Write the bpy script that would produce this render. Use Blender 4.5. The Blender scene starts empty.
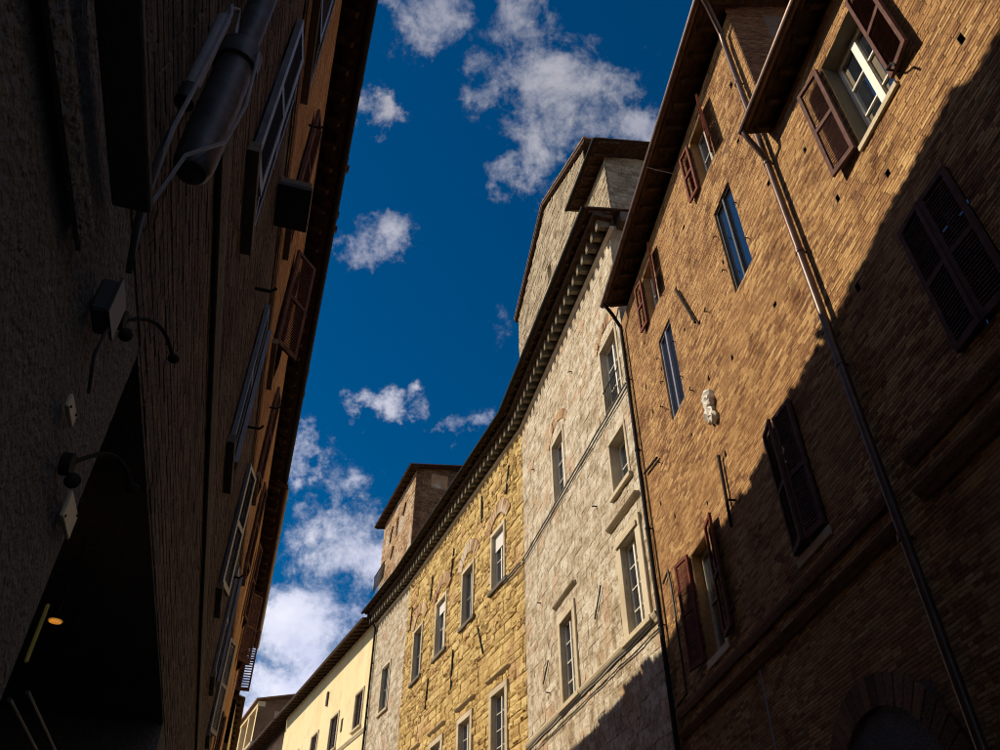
import bpy, bmesh, math, random
from mathutils import Matrix, Vector
R_ = math.radians
SC = bpy.context.scene
COL = SC.collection
random.seed(7)

# ------------------------------------------------------------------ camera
CAM_Z, PITCH, FPX = 1.6, R_(40.0), 785.0
cd = bpy.data.cameras.new('camera'); cam = bpy.data.objects.new('camera', cd); COL.objects.link(cam)
cam.location = (0, 0, CAM_Z); cam.rotation_euler = (R_(90) + PITCH, 0, 0)
cd.sensor_width = 36.0; cd.lens = 36.0 * FPX / 1000.0; cd.clip_start = 0.02; cd.clip_end = 3000
SC.camera = cam
# ------------------------------------------------------------------ light
SUN_EL, SUN_PH = R_(35.5), R_(-8.0)          # elevation; light travels along (cos ph, sin ph)
sd = bpy.data.lights.new('sun', 'SUN'); sun = bpy.data.objects.new('sun', sd); COL.objects.link(sun)
sd.energy = 4.6; sd.angle = R_(0.5); sd.color = (1.0, 0.87, 0.68)
ldir = Vector((math.cos(SUN_PH) * math.cos(SUN_EL), math.sin(SUN_PH) * math.cos(SUN_EL), -math.sin(SUN_EL)))
sun.rotation_euler = ldir.to_track_quat('-Z', 'Y').to_euler()
sun.location = (-20, 0, 40)
SKY_STRENGTH = 0.051
EXPOSURE = 0.26
SC.view_settings.view_transform = 'Standard'; SC.view_settings.look = 'None'
SC.view_settings.exposure = EXPOSURE; SC.view_settings.gamma = 1.0
SC.view_settings.use_curve_mapping = False
SC.render.engine = 'CYCLES'; SC.cycles.max_bounces = 6; SC.cycles.diffuse_bounces = 4; SC.cycles.adaptive_threshold = 0.02; SC.cycles.filter_width = 1.1

def camray(u, v):
    a, b = u - 500.0, 375.0 - v
    c, s = math.cos(PITCH), math.sin(PITCH)
    return Vector((a, FPX * c - b * s, FPX * s + b * c))
def camproj(p):
    c, s = math.cos(PITCH), math.sin(PITCH)
    z = p[2] - CAM_Z; fw = p[1] * c + z * s
    if fw < 0.05: return None
    return 500 + FPX * p[0] / fw, 375 - FPX * (-p[1] * s + z * c) / fw

def build_world():
    w = bpy.data.worlds.new('World'); SC.world = w; w.use_nodes = True
    nt = w.node_tree; nt.nodes.clear(); N = nt.nodes.new; lk = nt.links.new
    out = N('ShaderNodeOutputWorld'); bg = N('ShaderNodeBackground'); bg.inputs[1].default_value = SKY_STRENGTH
    lk(bg.outputs[0], out.inputs[0])
    sky = N('ShaderNodeTexSky'); sky.sky_type = 'NISHITA'; sky.sun_disc = False
    sky.sun_elevation = SUN_EL
    tosun = -ldir
    sky.sun_rotation = math.atan2(tosun.x, tosun.y)
    sky.air_density = 1.0; sky.dust_density = 0.35; sky.ozone_density = 3.0; sky.altitude = 300
    hs = N('ShaderNodeHueSaturation'); hs.inputs['Saturation'].default_value = 1.5; hs.inputs['Value'].default_value = 1.18
    lk(sky.outputs[0], hs.inputs['Color'])
    tc = N('ShaderNodeTexCoord'); sp = N('ShaderNodeSeparateXYZ'); lk(tc.outputs['Generated'], sp.inputs[0])
    def math_(op, a, b=None, clamp=False):
        n = N('ShaderNodeMath'); n.operation = op; n.use_clamp = clamp
        for i, x in enumerate((a, b)):
            if x is None: continue
            if isinstance(x, (int, float)): n.inputs[i].default_value = x
            else: lk(x, n.inputs[i])
        return n.outputs[0]
    nv = N('ShaderNodeVectorMath'); nv.operation = 'NORMALIZE'; lk(tc.outputs['Generated'], nv.inputs[0]); P = nv.outputs[0]
    def noise(scale, det, rough, off=(0, 0, 0), dist=0.0, src=None):
        mp = N('ShaderNodeVectorMath'); mp.operation = 'ADD'; mp.inputs[1].default_value = off; lk(src or P, mp.inputs[0])
        n = N('ShaderNodeTexNoise'); n.inputs['Scale'].default_value = scale; n.inputs['Detail'].default_value = det
        n.inputs['Roughness'].default_value = rough; n.inputs['Distortion'].default_value = dist; lk(mp.outputs[0], n.inputs['Vector'])
        return n
    # gently warped coordinates so that cloud outlines billow
    wn = noise(12.0, 5, 0.68, (3, 1, 0))
    wv = N('ShaderNodeVectorMath'); wv.operation = 'SUBTRACT'; wv.inputs[1].default_value = (0.5, 0.5, 0.5); lk(wn.outputs['Color'], wv.inputs[0])
    ws = N('ShaderNodeVectorMath'); ws.operation = 'SCALE'; ws.inputs['Scale'].default_value = 0.15; lk(wv.outputs[0], ws.inputs[0])
    wa = N('ShaderNodeVectorMath'); wa.operation = 'ADD'; lk(P, wa.inputs[0]); lk(ws.outputs[0], wa.inputs[1])
    PW = wa.outputs[0]
    # cumulus groups of the afternoon sky (direction, size, thickness)
    blobs = [(520,30,48,1.),(497,80,42,1.),(555,95,62,1.1),(606,90,42,.95),(530,140,46,1.0),(508,180,32,.95),(640,140,46,1.15),(585,130,40,.8),(575,60,36,.6),
             (432,6,40,1.1),(400,4,30,.9),(372,112,26,1.1),(388,226,30,1.05),(358,246,26,.8),(370,406,24,1.0),(398,410,26,1.05),(465,428,22,.7),(428,415,18,.5),
             (300,455,32,1.2),(345,540,60,1.2),(370,575,50,1.1),(325,500,22,.6),(290,620,70,1.3),(320,650,70,1.2),(250,690,70,1.2),(230,730,80,1.2),
             (494,324,18,.28),(360,560,40,.9),(430,445,16,.4)]
    acc = None
    for (u, v, r, k) in blobs:
        d0 = camray(u, v); c = d0.normalized(); rad = r / d0.length
        dn = N('ShaderNodeVectorMath'); dn.operation = 'DISTANCE'; lk(PW, dn.inputs[0]); dn.inputs[1].default_value = c
        q = math_('DIVIDE', dn.outputs['Value'], rad * 1.25)
        g = N('ShaderNodeMapRange'); g.interpolation_type = 'SMOOTHSTEP'
        g.inputs['From Min'].default_value = 1.15; g.inputs['From Max'].default_value = 0.0; g.inputs['To Min'].default_value = 0; g.inputs['To Max'].default_value = k
        lk(q, g.inputs['Value'])
        acc = g.outputs[0] if acc is None else math_('MAXIMUM', acc, g.outputs[0])
    # unseen cloud cover outside the view, thickened to add fill light to the shade
    far = N('ShaderNodeVectorMath'); far.operation = 'DOT_PRODUCT'; lk(P, far.inputs[0]); far.inputs[1].default_value = (0, math.cos(PITCH), math.sin(PITCH))
    fm = N('ShaderNodeMapRange'); fm.interpolation_type = 'SMOOTHSTEP'; fm.inputs['From Min'].default_value = 0.78; fm.inputs['From Max'].default_value = 0.62
    lk(far.outputs['Value'], fm.inputs['Value'])
    lowf = noise(2.6, 2, 0.5, (7, 2, 0))
    lm = N('ShaderNodeMapRange'); lm.interpolation_type = 'SMOOTHSTEP'; lm.inputs['From Min'].default_value = 0.45; lm.inputs['From Max'].default_value = 0.62
    lk(lowf.outputs['Fac'], lm.inputs['Value'])
    acc = math_('MAXIMUM', acc, math_('MULTIPLY', math_('MULTIPLY', fm.outputs[0], lm.outputs[0]), 1.2))
    det = noise(15.0, 9, 0.66, (1.3, 0.4, 0), 0.25)
    s = math_('ADD', acc, math_('MULTIPLY', math_('SUBTRACT', det.outputs['Fac'], 0.5), 3.2))
    cov = N('ShaderNodeMapRange'); cov.interpolation_type = 'SMOOTHSTEP'
    cov.inputs['From Min'].default_value = 0.24; cov.inputs['From Max'].default_value = 1.45
    lk(s, cov.inputs['Value'])
    cov2 = math_('MULTIPLY', cov.outputs[0], 0.93)
    gate = N('ShaderNodeMapRange'); gate.inputs['From Min'].default_value = 0.02; gate.inputs['From Max'].default_value = 0.3
    lk(acc, gate.inputs['Value'])
    cov2 = math_('MULTIPLY', cov2, gate.outputs[0])
    # thicker parts greyer, lower clouds a little brighter (nearer the horizon light)
    tone = N('ShaderNodeValToRGB'); tone.color_ramp.elements[0].position = 0.3; tone.color_ramp.elements[0].color = (14.0, 13.8, 15.0, 1)
    tone.color_ramp.elements[1].position = 0.7; tone.color_ramp.elements[1].color = (8.4, 8.8, 11.6, 1)
    t2 = noise(9.0, 4, 0.6, (5, 5, 0)); lk(t2.outputs['Fac'], tone.inputs[0])
    el = N('ShaderNodeMapRange'); el.inputs['From Min'].default_value = 0.85; el.inputs['From Max'].default_value = 0.3
    el.inputs['To Min'].default_value = 0.6; el.inputs['To Max'].default_value = 1.35; lk(sp.outputs[2], el.inputs['Value'])
    tm = N('ShaderNodeVectorMath'); tm.operation = 'SCALE'; lk(tone.outputs[0], tm.inputs[0]); lk(el.outputs[0], tm.inputs['Scale'])
    mx = N('ShaderNodeMix'); mx.data_type = 'RGBA'; lk(cov2, mx.inputs['Factor']); lk(hs.outputs[0], mx.inputs['A']); lk(tm.outputs[0], mx.inputs['B'])
    lk(mx.outputs['Result'], bg.inputs[0])
build_world()

# ------------------------------------------------------------------ materials
MATS = {}
def new_mat(name):
    m = bpy.data.materials.new(name); m.use_nodes = True; MATS[name] = m
    nt = m.node_tree; b = nt.nodes['Principled BSDF']
    return m, nt, b
def stone_mat(name, cols, grime=(0.5, 0.42, 0.34), gfac=0.35, scale=9.0, bump=0.3, bscale=60.0, rough=0.9, patch=None, gscale=0.7, spread=0.7, stretch=1.0, bdist=.03, pit_shade=None, namp=0.9, ndet=3, nrough=.65):
    """cols: list of base colours picked by the piece's own 'rnd' value, varied by noise, with worn grime patches"""
    m, nt, b = new_mat(name); N = nt.nodes.new; lk = nt.links.new
    at = N('ShaderNodeAttribute'); at.attribute_name = 'rnd'
    geo = N('ShaderNodeNewGeometry')
    n1 = N('ShaderNodeTexNoise'); n1.inputs['Scale'].default_value = scale; n1.inputs['Detail'].default_value = ndet; n1.inputs['Roughness'].default_value = nrough
    sv = N('ShaderNodeVectorMath'); sv.operation = 'MULTIPLY'; sv.inputs[1].default_value = (1, 1, stretch); lk(geo.outputs['Position'], sv.inputs[0]); lk(sv.outputs[0], n1.inputs['Vector'])
    ad = N('ShaderNodeMath'); ad.operation = 'MULTIPLY_ADD'; ad.inputs[1].default_value = namp; ad.inputs[2].default_value = -0.5 * namp + 0.5 * (1 - spread)
    lk(n1.outputs['Fac'], ad.inputs[0])
    sm = N('ShaderNodeMath'); sm.operation = 'ADD'; sm.use_clamp = True; sq = N('ShaderNodeMath'); sq.operation = 'MULTIPLY'; sq.inputs[1].default_value = spread; lk(at.outputs['Fac'], sq.inputs[0]); lk(sq.outputs[0], sm.inputs[0]); lk(ad.outputs[0], sm.inputs[1])
    rp = N('ShaderNodeValToRGB'); cr = rp.color_ramp
    while len(cr.elements) < len(cols): cr.elements.new(0.5)
    for i, c in enumerate(cols):
        cr.elements[i].position = i / (len(cols) - 1); cr.elements[i].color = (*c, 1)
    lk(sm.outputs[0], rp.inputs[0])
    n2 = N('ShaderNodeTexNoise'); n2.inputs['Scale'].default_value = gscale; n2.inputs['Detail'].default_value = 4; n2.inputs['Roughness'].default_value = 0.6
    lk(geo.outputs['Position'], n2.inputs['Vector'])
    mr = N('ShaderNodeMapRange'); mr.inputs['From Min'].default_value = 0.48; mr.inputs['From Max'].default_value = 0.68; mr.inputs['To Max'].default_value = gfac
    lk(n2.outputs['Fac'], mr.inputs['Value'])
    mx = N('ShaderNodeMix'); mx.data_type = 'RGBA'; mx.blend_type = 'MULTIPLY'; lk(mr.outputs[0], mx.inputs['Factor'])
    lk(rp.outputs[0], mx.inputs['A']); mx.inputs['B'].default_value = (*grime, 1)
    last = mx.outputs['Result']
    if patch:
        n3 = N('ShaderNodeTexNoise'); n3.inputs['Scale'].default_value = patch[1]; n3.inputs['Detail'].default_value = 3
        lk(geo.outputs['Position'], n3.inputs['Vector'])
        m3 = N('ShaderNodeMapRange'); m3.inputs['From Min'].default_value = patch[2]; m3.inputs['From Max'].default_value = patch[2] + 0.09; m3.inputs['To Max'].default_value = patch[3]
        lk(n3.outputs['Fac'], m3.inputs['Value'])
        mx3 = N('ShaderNodeMix'); mx3.data_type = 'RGBA'; lk(m3.outputs[0], mx3.inputs['Factor']); lk(last, mx3.inputs['A']); mx3.inputs['B'].default_value = (*patch[0], 1)
        last = mx3.outputs['Result']
    if pit_shade:      # weathered pock marks: the shade inside the holes painted as dark blotches
        n4 = N('ShaderNodeTexNoise'); n4.inputs['Scale'].default_value = pit_shade[1]; n4.inputs['Detail'].default_value = 3; n4.inputs['Roughness'].default_value = .7; lk(geo.outputs['Position'], n4.inputs['Vector'])
        m4 = N('ShaderNodeMapRange'); m4.inputs['From Min'].default_value = pit_shade[2]; m4.inputs['From Max'].default_value = pit_shade[2] + 0.10; m4.inputs['To Max'].default_value = pit_shade[3]
        lk(n4.outputs['Fac'], m4.inputs['Value'])
        mx4 = N('ShaderNodeMix'); mx4.data_type = 'RGBA'; lk(m4.outputs[0], mx4.inputs['Factor']); lk(last, mx4.inputs['A']); mx4.inputs['B'].default_value = (*pit_shade[0], 1)
        last = mx4.outputs['Result']
    lk(last, b.inputs['Base Color']); b.inputs['Roughness'].default_value = rough; b.inputs['Specular IOR Level'].default_value = 0.2
    nb = N('ShaderNodeTexNoise'); nb.inputs['Scale'].default_value = bscale; nb.inputs['Detail'].default_value = 2; lk(geo.outputs['Position'], nb.inputs['Vector'])
    bp = N('ShaderNodeBump'); bp.inputs['Strength'].default_value = bump; bp.inputs['Distance'].default_value = bdist
    lk(nb.outputs['Fac'], bp.inputs['Height']); lk(bp.outputs[0], b.inputs['Normal'])
    return m
def plain_mat(name, col, rough=0.6, metal=0.0, var=0.25, scale=12.0, spec=0.4, bump=0, ior=None):
    m, nt, b = new_mat(name); N = nt.nodes.new; lk = nt.links.new
    geo = N('ShaderNodeNewGeometry'); n = N('ShaderNodeTexNoise'); n.inputs['Scale'].default_value = scale; n.inputs['Detail'].default_value = 3
    lk(geo.outputs['Position'], n.inputs['Vector'])
    rp = N('ShaderNodeValToRGB'); rp.color_ramp.elements[0].position = 0.3; rp.color_ramp.elements[1].position = 0.7
    rp.color_ramp.elements[0].color = tuple(c * (1 - var) for c in col) + (1,); rp.color_ramp.elements[1].color = tuple(min(1, c * (1 + var)) for c in col) + (1,)
    lk(n.outputs['Fac'], rp.inputs[0]); lk(rp.outputs[0], b.inputs['Base Color'])
    b.inputs['Roughness'].default_value = rough; b.inputs['Metallic'].default_value = metal; b.inputs['Specular IOR Level'].default_value = spec
    if ior: b.inputs['IOR'].default_value = ior
    if bump:
        bp = N('ShaderNodeBump'); bp.inputs['Strength'].default_value = bump; bp.inputs['Distance'].default_value = 0.02
        lk(n.outputs['Fac'], bp.inputs['Height']); lk(bp.outputs[0], b.inputs['Normal'])
    return m
stone_mat('brick_ochre', [(.13,.062,.032),(.25,.128,.055),(.36,.198,.080),(.46,.275,.112),(.56,.385,.18)], gfac=.9, grime=(.50,.40,.34), scale=15, stretch=2.6, namp=1.25, ndet=4, nrough=.72, bump=.35, bscale=45, gscale=1.3, spread=.8, patch=((.36,.195,.080), .8, .50, .4), pit_shade=((.14,.080,.050), 3.2, .58, .5))
stone_mat('brick_orange_bounce', [(.30,.15,.06),(.42,.22,.09),(.50,.28,.12),(.56,.34,.17)], gfac=.5, grime=(.6,.5,.4), scale=9, stretch=3.2, namp=1.2, bump=.6, bscale=34, spread=.7)  # orange brick lightened to carry light bounced from the facing wall
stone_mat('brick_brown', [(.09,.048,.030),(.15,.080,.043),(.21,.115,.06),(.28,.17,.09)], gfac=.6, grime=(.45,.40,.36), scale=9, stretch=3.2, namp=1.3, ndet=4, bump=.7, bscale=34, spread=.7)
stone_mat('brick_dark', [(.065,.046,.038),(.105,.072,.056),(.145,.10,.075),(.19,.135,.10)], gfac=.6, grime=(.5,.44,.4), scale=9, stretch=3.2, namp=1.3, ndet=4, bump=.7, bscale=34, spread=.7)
stone_mat('mortar', [(.22,.14,.075),(.30,.20,.11)], gfac=.5, scale=20, bump=.4)
stone_mat('travertine', [(.22,.16,.10),(.36,.29,.19),(.48,.41,.30),(.58,.52,.41),(.68,.63,.53)], gfac=.75, grime=(.55,.45,.35), scale=5, namp=1.8, ndet=5, nrough=.75, bump=.8, bscale=14, bdist=.05, patch=((.46,.29,.17), 1.2, .57, .6), gscale=2.0, spread=.42, pit_shade=((.17,.125,.08), 8, .585, .75))
stone_mat('travertine_joint', [(.42,.34,.23),(.52,.44,.31)], gfac=.5, scale=8, bump=.6, bscale=30)
stone_mat('tufa_yellow', [(.31,.19,.068),(.47,.32,.115),(.60,.44,.175),(.69,.54,.26)], gfac=.65, grime=(.62,.50,.36), scale=6, namp=1.2, ndet=4, nrough=.7, bump=.75, bscale=12, bdist=.06, patch=((.50,.31,.17), .8, .56, .5), gscale=1.6, spread=.6, pit_shade=((.17,.11,.05), 6, .595, .75))
stone_mat('tufa_joint', [(.36,.25,.10),(.44,.31,.13)], gfac=.4, scale=8, bump=.5, bscale=30)
stone_mat('rubble_grey', [(.20,.15,.10),(.31,.25,.17),(.42,.35,.24),(.50,.42,.28)], gfac=.6, grime=(.5,.42,.34), scale=5, bump=1.0, bscale=13, bdist=.06, gscale=1.2, pit_shade=((.14,.10,.065), 7, .58, .7))
stone_mat('tower_brick', [(.22,.12,.065),(.35,.21,.11),(.47,.31,.17),(.54,.44,.30)], gfac=.6, grime=(.5,.42,.34), scale=2.5, bump=.8, bscale=9, patch=((.52,.46,.36), .55, .53, .75), gscale=.8)
stone_mat('cream_plaster', [(.70,.56,.30),(.76,.62,.35),(.78,.65,.39)], gfac=.25, grime=(.8,.72,.6), scale=1.2, bump=.15, bscale=30, gscale=.5, patch=((.58,.46,.28), .7, .56, .45), pit_shade=((.50,.42,.28), 2.5, .60, .5))
stone_mat('pink_plaster', [(.48,.30,.20),(.56,.38,.27)], gfac=.5, scale=2, bump=.3)
stone_mat('dark_render', [(.08,.072,.07),(.13,.118,.112),(.18,.165,.155)], gfac=.5, scale=14, bump=1.0, bscale=38)
stone_mat('dress_stone', [(.42,.35,.23),(.54,.46,.32),(.60,.52,.38)], gfac=.45, grime=(.6,.5,.4), scale=6, bump=.4, bscale=30)
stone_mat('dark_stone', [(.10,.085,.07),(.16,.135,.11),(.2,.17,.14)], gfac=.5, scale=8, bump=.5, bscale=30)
stone_mat('bracket_stone', [(.14,.12,.085),(.20,.17,.12)], gfac=.5, scale=8, bump=.4, bscale=30)
stone_mat('roof_tile', [(.20,.10,.06),(.30,.16,.09),(.36,.22,.13)], gfac=.6, scale=5, bump=.4)
stone_mat('paving', [(.13,.125,.12),(.19,.18,.17)], gfac=.4, scale=2, bump=.3)
plain_mat('eave_wood', (.060,.036,.022), .85, var=.5, scale=7, spec=.15, bump=.3)
plain_mat('shutter_brown', (.108,.054,.044), .75, var=.3, scale=9, spec=.1)
plain_mat('shutter_red', (.13,.032,.018), .7, var=.3, scale=9, spec=.12)
plain_mat('shutter_slate', (.13,.14,.18), .35, var=.25, scale=9, spec=.6)
plain_mat('white_paint', (.72,.68,.58), .5, var=.1)
plain_mat('cream_paint', (.52,.47,.34), .55, var=.15)
plain_mat('blue_paint', (.16,.18,.25), .5, var=.15)
plain_mat('grey_paint', (.32,.30,.26), .6, var=.15)
plain_mat('dark_paint', (.03,.03,.035), .5, var=.2)
plain_mat('copper_pipe', (.10,.060,.045), .38, metal=.55, var=.3, scale=5)
plain_mat('black_iron', (.016,.014,.013), .8, var=.3, spec=.15)
plain_mat('black_cable', (.016,.015,.015), .6, var=.1, bump=0)
plain_mat('grey_conduit', (.22,.21,.24), .4, var=.15, scale=20)
plain_mat('dark_pipe', (.05,.048,.055), .45, metal=.2, var=.5, scale=14, bump=.25)
plain_mat('interior', (.022,.020,.018), .9, var=.2)
plain_mat('white_marble', (.62,.58,.50), .6, var=.2, scale=10, bump=.5)
plain_mat('curtain', (.60,.58,.54), .8, var=.08)
plain_mat('plaque_white', (.42,.37,.27), .5, var=.12)
plain_mat('gold_lamplight', (.50,.38,.08), .5, var=.2)  # lamp shade gold; on the jamb strip it stands for lamplight
plain_mat('box_grey', (.035,.035,.042), .5, var=.2)
plain_mat('glass', (.012,.016,.024), .04, var=.1, spec=1.0, bump=.12, scale=2.2, ior=2.3)
def emit_mat(name, col, st):
    m, nt, b = new_mat(name); b.inputs['Base Color'].default_value = (*col, 1); b.inputs['Emission Color'].default_value = (*col, 1); b.inputs['Emission Strength'].default_value = st
emit_mat('lamp_glow', (1.0, .45, .08), 0.22)

# ------------------------------------------------------------------ building kit
WM = {}                                     # world matrix of every object made here
def link(o, parent, world):
    COL.objects.link(o); WM[o] = world
    if parent is None: o.matrix_basis = world
    else:
        o.parent = parent; o.matrix_basis = WM[parent].inverted() @ world
    return o
def tag(o, label, cat, group=None, kind=None):
    o['label'] = label; o['category'] = cat
    if group: o['group'] = group
    if kind: o['kind'] = kind
    return o

class Frame:
    """a vertical wall plane: s metres along it, o metres out towards the street, z up"""
    def __init__(f, head, d, side=1, name=None, label=None, cat=None, s_ref=0.0, parent=None, group=None):
        h = R_(head); f.h = Vector((math.sin(h), math.cos(h), 0)); f.n = Vector((math.cos(h), -math.sin(h), 0))
        f.d = d; f.side = side; f.sref = s_ref; f.head = head
        base = f.n * d + f.h * s_ref
        ang = R_(90) - h if side > 0 else -R_(90) - h
        f.mat = Matrix.Translation(base) @ Matrix.Rotation(ang, 4, 'Z')
        f.root = parent
        if name:
            e = bpy.data.objects.new(name, None); e.empty_display_size = 0.3
            link(e, None, f.mat.copy()); tag(e, label, cat, group); f.root = e
    def loc(f, s, o, z): return Vector(((s - f.sref) * f.side, o, z))
    def world(f, s, o, z): return f.mat @ f.loc(s, o, z)
    @staticmethod
    def through(pt, head, **k):
        h = R_(head); n = Vector((math.cos(h), -math.sin(h), 0)); d = pt.x * n.x + pt.y * n.y
        return Frame(head, d, s_ref=pt.x * math.sin(h) + pt.y * math.cos(h), **k)

class MB:
    def __init__(m, f): m.f = f; m.v = []; m.p = []; m.r = []; m.smooth = False; m.closed = True
    def vert(m, s, o, z): m.v.append(m.f.loc(s, o, z)); return len(m.v) - 1
    def quad(m, pts, r=0.5):
        i = [m.vert(*p) for p in pts]
        m.p.append(i if m.f.side > 0 else i[::-1]); m.r.append(r)
    def box(m, s0, s1, o0, o1, z0, z1, r=None):
        r = random.random() if r is None else r
        a = [(s0,o0,z0),(s1,o0,z0),(s1,o1,z0),(s0,o1,z0),(s0,o0,z1),(s1,o0,z1),(s1,o1,z1),(s0,o1,z1)]
        b = [m.vert(*p) for p in a]
        for q in ((0,3,2,1),(4,5,6,7),(0,1,5,4),(1,2,6,5),(2,3,7,6),(3,0,4,7)):
            i = [b[k] for k in q]; m.p.append(i if m.f.side > 0 else i[::-1]); m.r.append(r)
        return m
    def poly_prism(m, prof, s0, s1, r=None):
        """profile in (o,z) swept along s"""
        r = random.random() if r is None else r
        n = len(prof); a = [m.vert(s0, *p) for p in prof]; b = [m.vert(s1, *p) for p in prof]
        for k in range(n): m.p.append([a[k], a[(k+1) % n], b[(k+1) % n], b[k]]); m.r.append(r)
        m.p.append(a[::-1]); m.p.append(b); m.r += [r, r]; return m
    def sz_prism(m, prof, o0, o1, r=None):
        """profile in (s,z) extruded outwards"""
        r = random.random() if r is None else r
        n = len(prof); a = [m.vert(p[0], o0, p[1]) for p in prof]; b = [m.vert(p[0], o1, p[1]) for p in prof]
        for k in range(n): m.p.append([a[k], a[(k+1) % n], b[(k+1) % n], b[k]]); m.r.append(r)
        m.p.append(a[::-1]); m.p.append(b); m.r += [r, r]; return m
    def tube(m, path, rad, seg=8, r=0.5, caps=True):
        pts = [m.f.loc(*p) for p in path]; rings = []
        rads = rad if isinstance(rad, (list, tuple)) else [rad] * len(pts)
        up = None
        for i, p in enumerate(pts):
            t = (pts[min(i+1, len(pts)-1)] - pts[max(i-1, 0)]).normalized()
            if up is None: up = Vector((0,0,1)) if abs(t.z) < .9 else Vector((1,0,0))
            x = t.cross(up).normalized(); y = x.cross(t).normalized(); up = y
            ring = []
            for k in range(seg):
                a = 2 * math.pi * k / seg; m.v.append(p + (x * math.cos(a) + y * math.sin(a)) * rads[i]); ring.append(len(m.v) - 1)
            rings.append(ring)
        for A, B in zip(rings, rings[1:]):
            for k in range(seg): m.p.append([A[k], A[(k+1) % seg], B[(k+1) % seg], B[k]]); m.r.append(r)
        if caps: m.p.append(rings[0][::-1]); m.p.append(rings[-1]); m.r += [r, r]
        m.smooth = True; return m
    def ball(m, c, rad, seg=10, sq=(1, 1, 1)):
        c = m.f.loc(*c); rows = []
        for i in range(1, seg):
            t = math.pi * i / seg
            row = []
            for k in range(seg):
                a = 2 * math.pi * k / seg
                m.v.append(c + Vector((rad*sq[0]*math.sin(t)*math.cos(a), rad*sq[1]*math.sin(t)*math.sin(a), rad*sq[2]*math.cos(t)))); row.append(len(m.v)-1)
            rows.append(row)
        for A, B in zip(rows, rows[1:]):
            for k in range(seg): m.p.append([A[k], B[k], B[(k+1) % seg], A[(k+1) % seg]]); m.r.append(.5)
        m.p.append(rows[0]); m.p.append(rows[-1][::-1]); m.r += [.5, .5]; m.smooth = True; return m
    def build(m, name, mat, parent=None, recalc=True, bevel=0.0, kind=None, label=None):
        me = bpy.data.meshes.new(name); me.from_pydata([tuple(v) for v in m.v], [], m.p)
        at = me.attributes.new('rnd', 'FLOAT', 'FACE'); at.data.foreach_set('value', m.r)
        if recalc:
            bm = bmesh.new(); bm.from_mesh(me); bmesh.ops.recalc_face_normals(bm, faces=bm.faces[:])
            if bevel: bmesh.ops.bevel(bm, geom=bm.edges[:], offset=bevel, segments=1, affect='EDGES', clamp_overlap=True)
            bm.to_mesh(me); bm.free()
        me.materials.append(MATS[mat])
        if m.smooth:
            me.polygons.foreach_set('use_smooth', [True] * len(me.polygons)); me.set_sharp_from_angle(angle=R_(40))
        o = bpy.data.objects.new(name, me)
        link(o, parent if parent is not None else m.f.root, m.f.mat.copy())
        if kind: o['kind'] = kind
        if label: o['label'] = label
        return o

# ---- backing wall with openings (grid of cells) and their reveals
def wall(f, s0, s1, z0, z1, holes, mat, depth=.28, o=-.02, name='wall', reveal_mat=None, top=None, back=True):
    m = MB(f)
    S = sorted({s0, s1, *[h[0] for h in holes], *[h[1] for h in holes]}); Z = sorted({z0, z1, *[h[2] for h in holes], *[h[3] for h in holes]})
    S = [x for x in S if s0 <= x <= s1]; Z = [x for x in Z if z0 <= x <= z1]
    inh = lambda s, z: any(h[0] < s < h[1] and h[2] < z < h[3] for h in holes)
    for a, b in zip(S, S[1:]):
        for c, d in zip(Z, Z[1:]):
            if not inh((a+b)/2, (c+d)/2): m.quad([(b,o,c),(a,o,c),(a,o,d),(b,o,d)], random.random())
    if top:     # gable polygon above z1: list of (s,z)
        m.quad([(p[0], o, p[1]) for p in top])
    w = m.build(name, mat, recalc=False)
    for h in holes:
        r = MB(f); dp = h[4] if len(h) > 4 else depth; a, b, c, d = h[:4]; e = o - .002
        if dp < .05: continue
        r.quad([(a,e,c),(a,e-dp,c),(a,e-dp,d),(a,e,d)], .6); r.quad([(b,e,c),(b,e,d),(b,e-dp,d),(b,e-dp,c)], .6)
        r.quad([(a,e,d),(a,e-dp,d),(b,e-dp,d),(b,e,d)], .5); r.quad([(a,e,c),(b,e,c),(b,e-dp,c),(a,e-dp,c)], .5)
        r.quad([(a,e-dp,c),(b,e-dp,c),(b,e-dp,d),(a,e-dp,d)], .2)
        small = (b - a) < .3
        r.build('putlog_hole' if small else 'reveal', 'interior' if small else (reveal_mat or mat), parent=w, recalc=False)
    return w

def body(f, s0, s1, z1, depth=7.0, o=-.75, mat='dark_stone', top=None):
    m = MB(f); m.box(s0, s1, o - depth, o, 0, z1, .5)
    if top: m.sz_prism(top, o - depth, o, .5)
    return m.build('rear_wall', mat)

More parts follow.
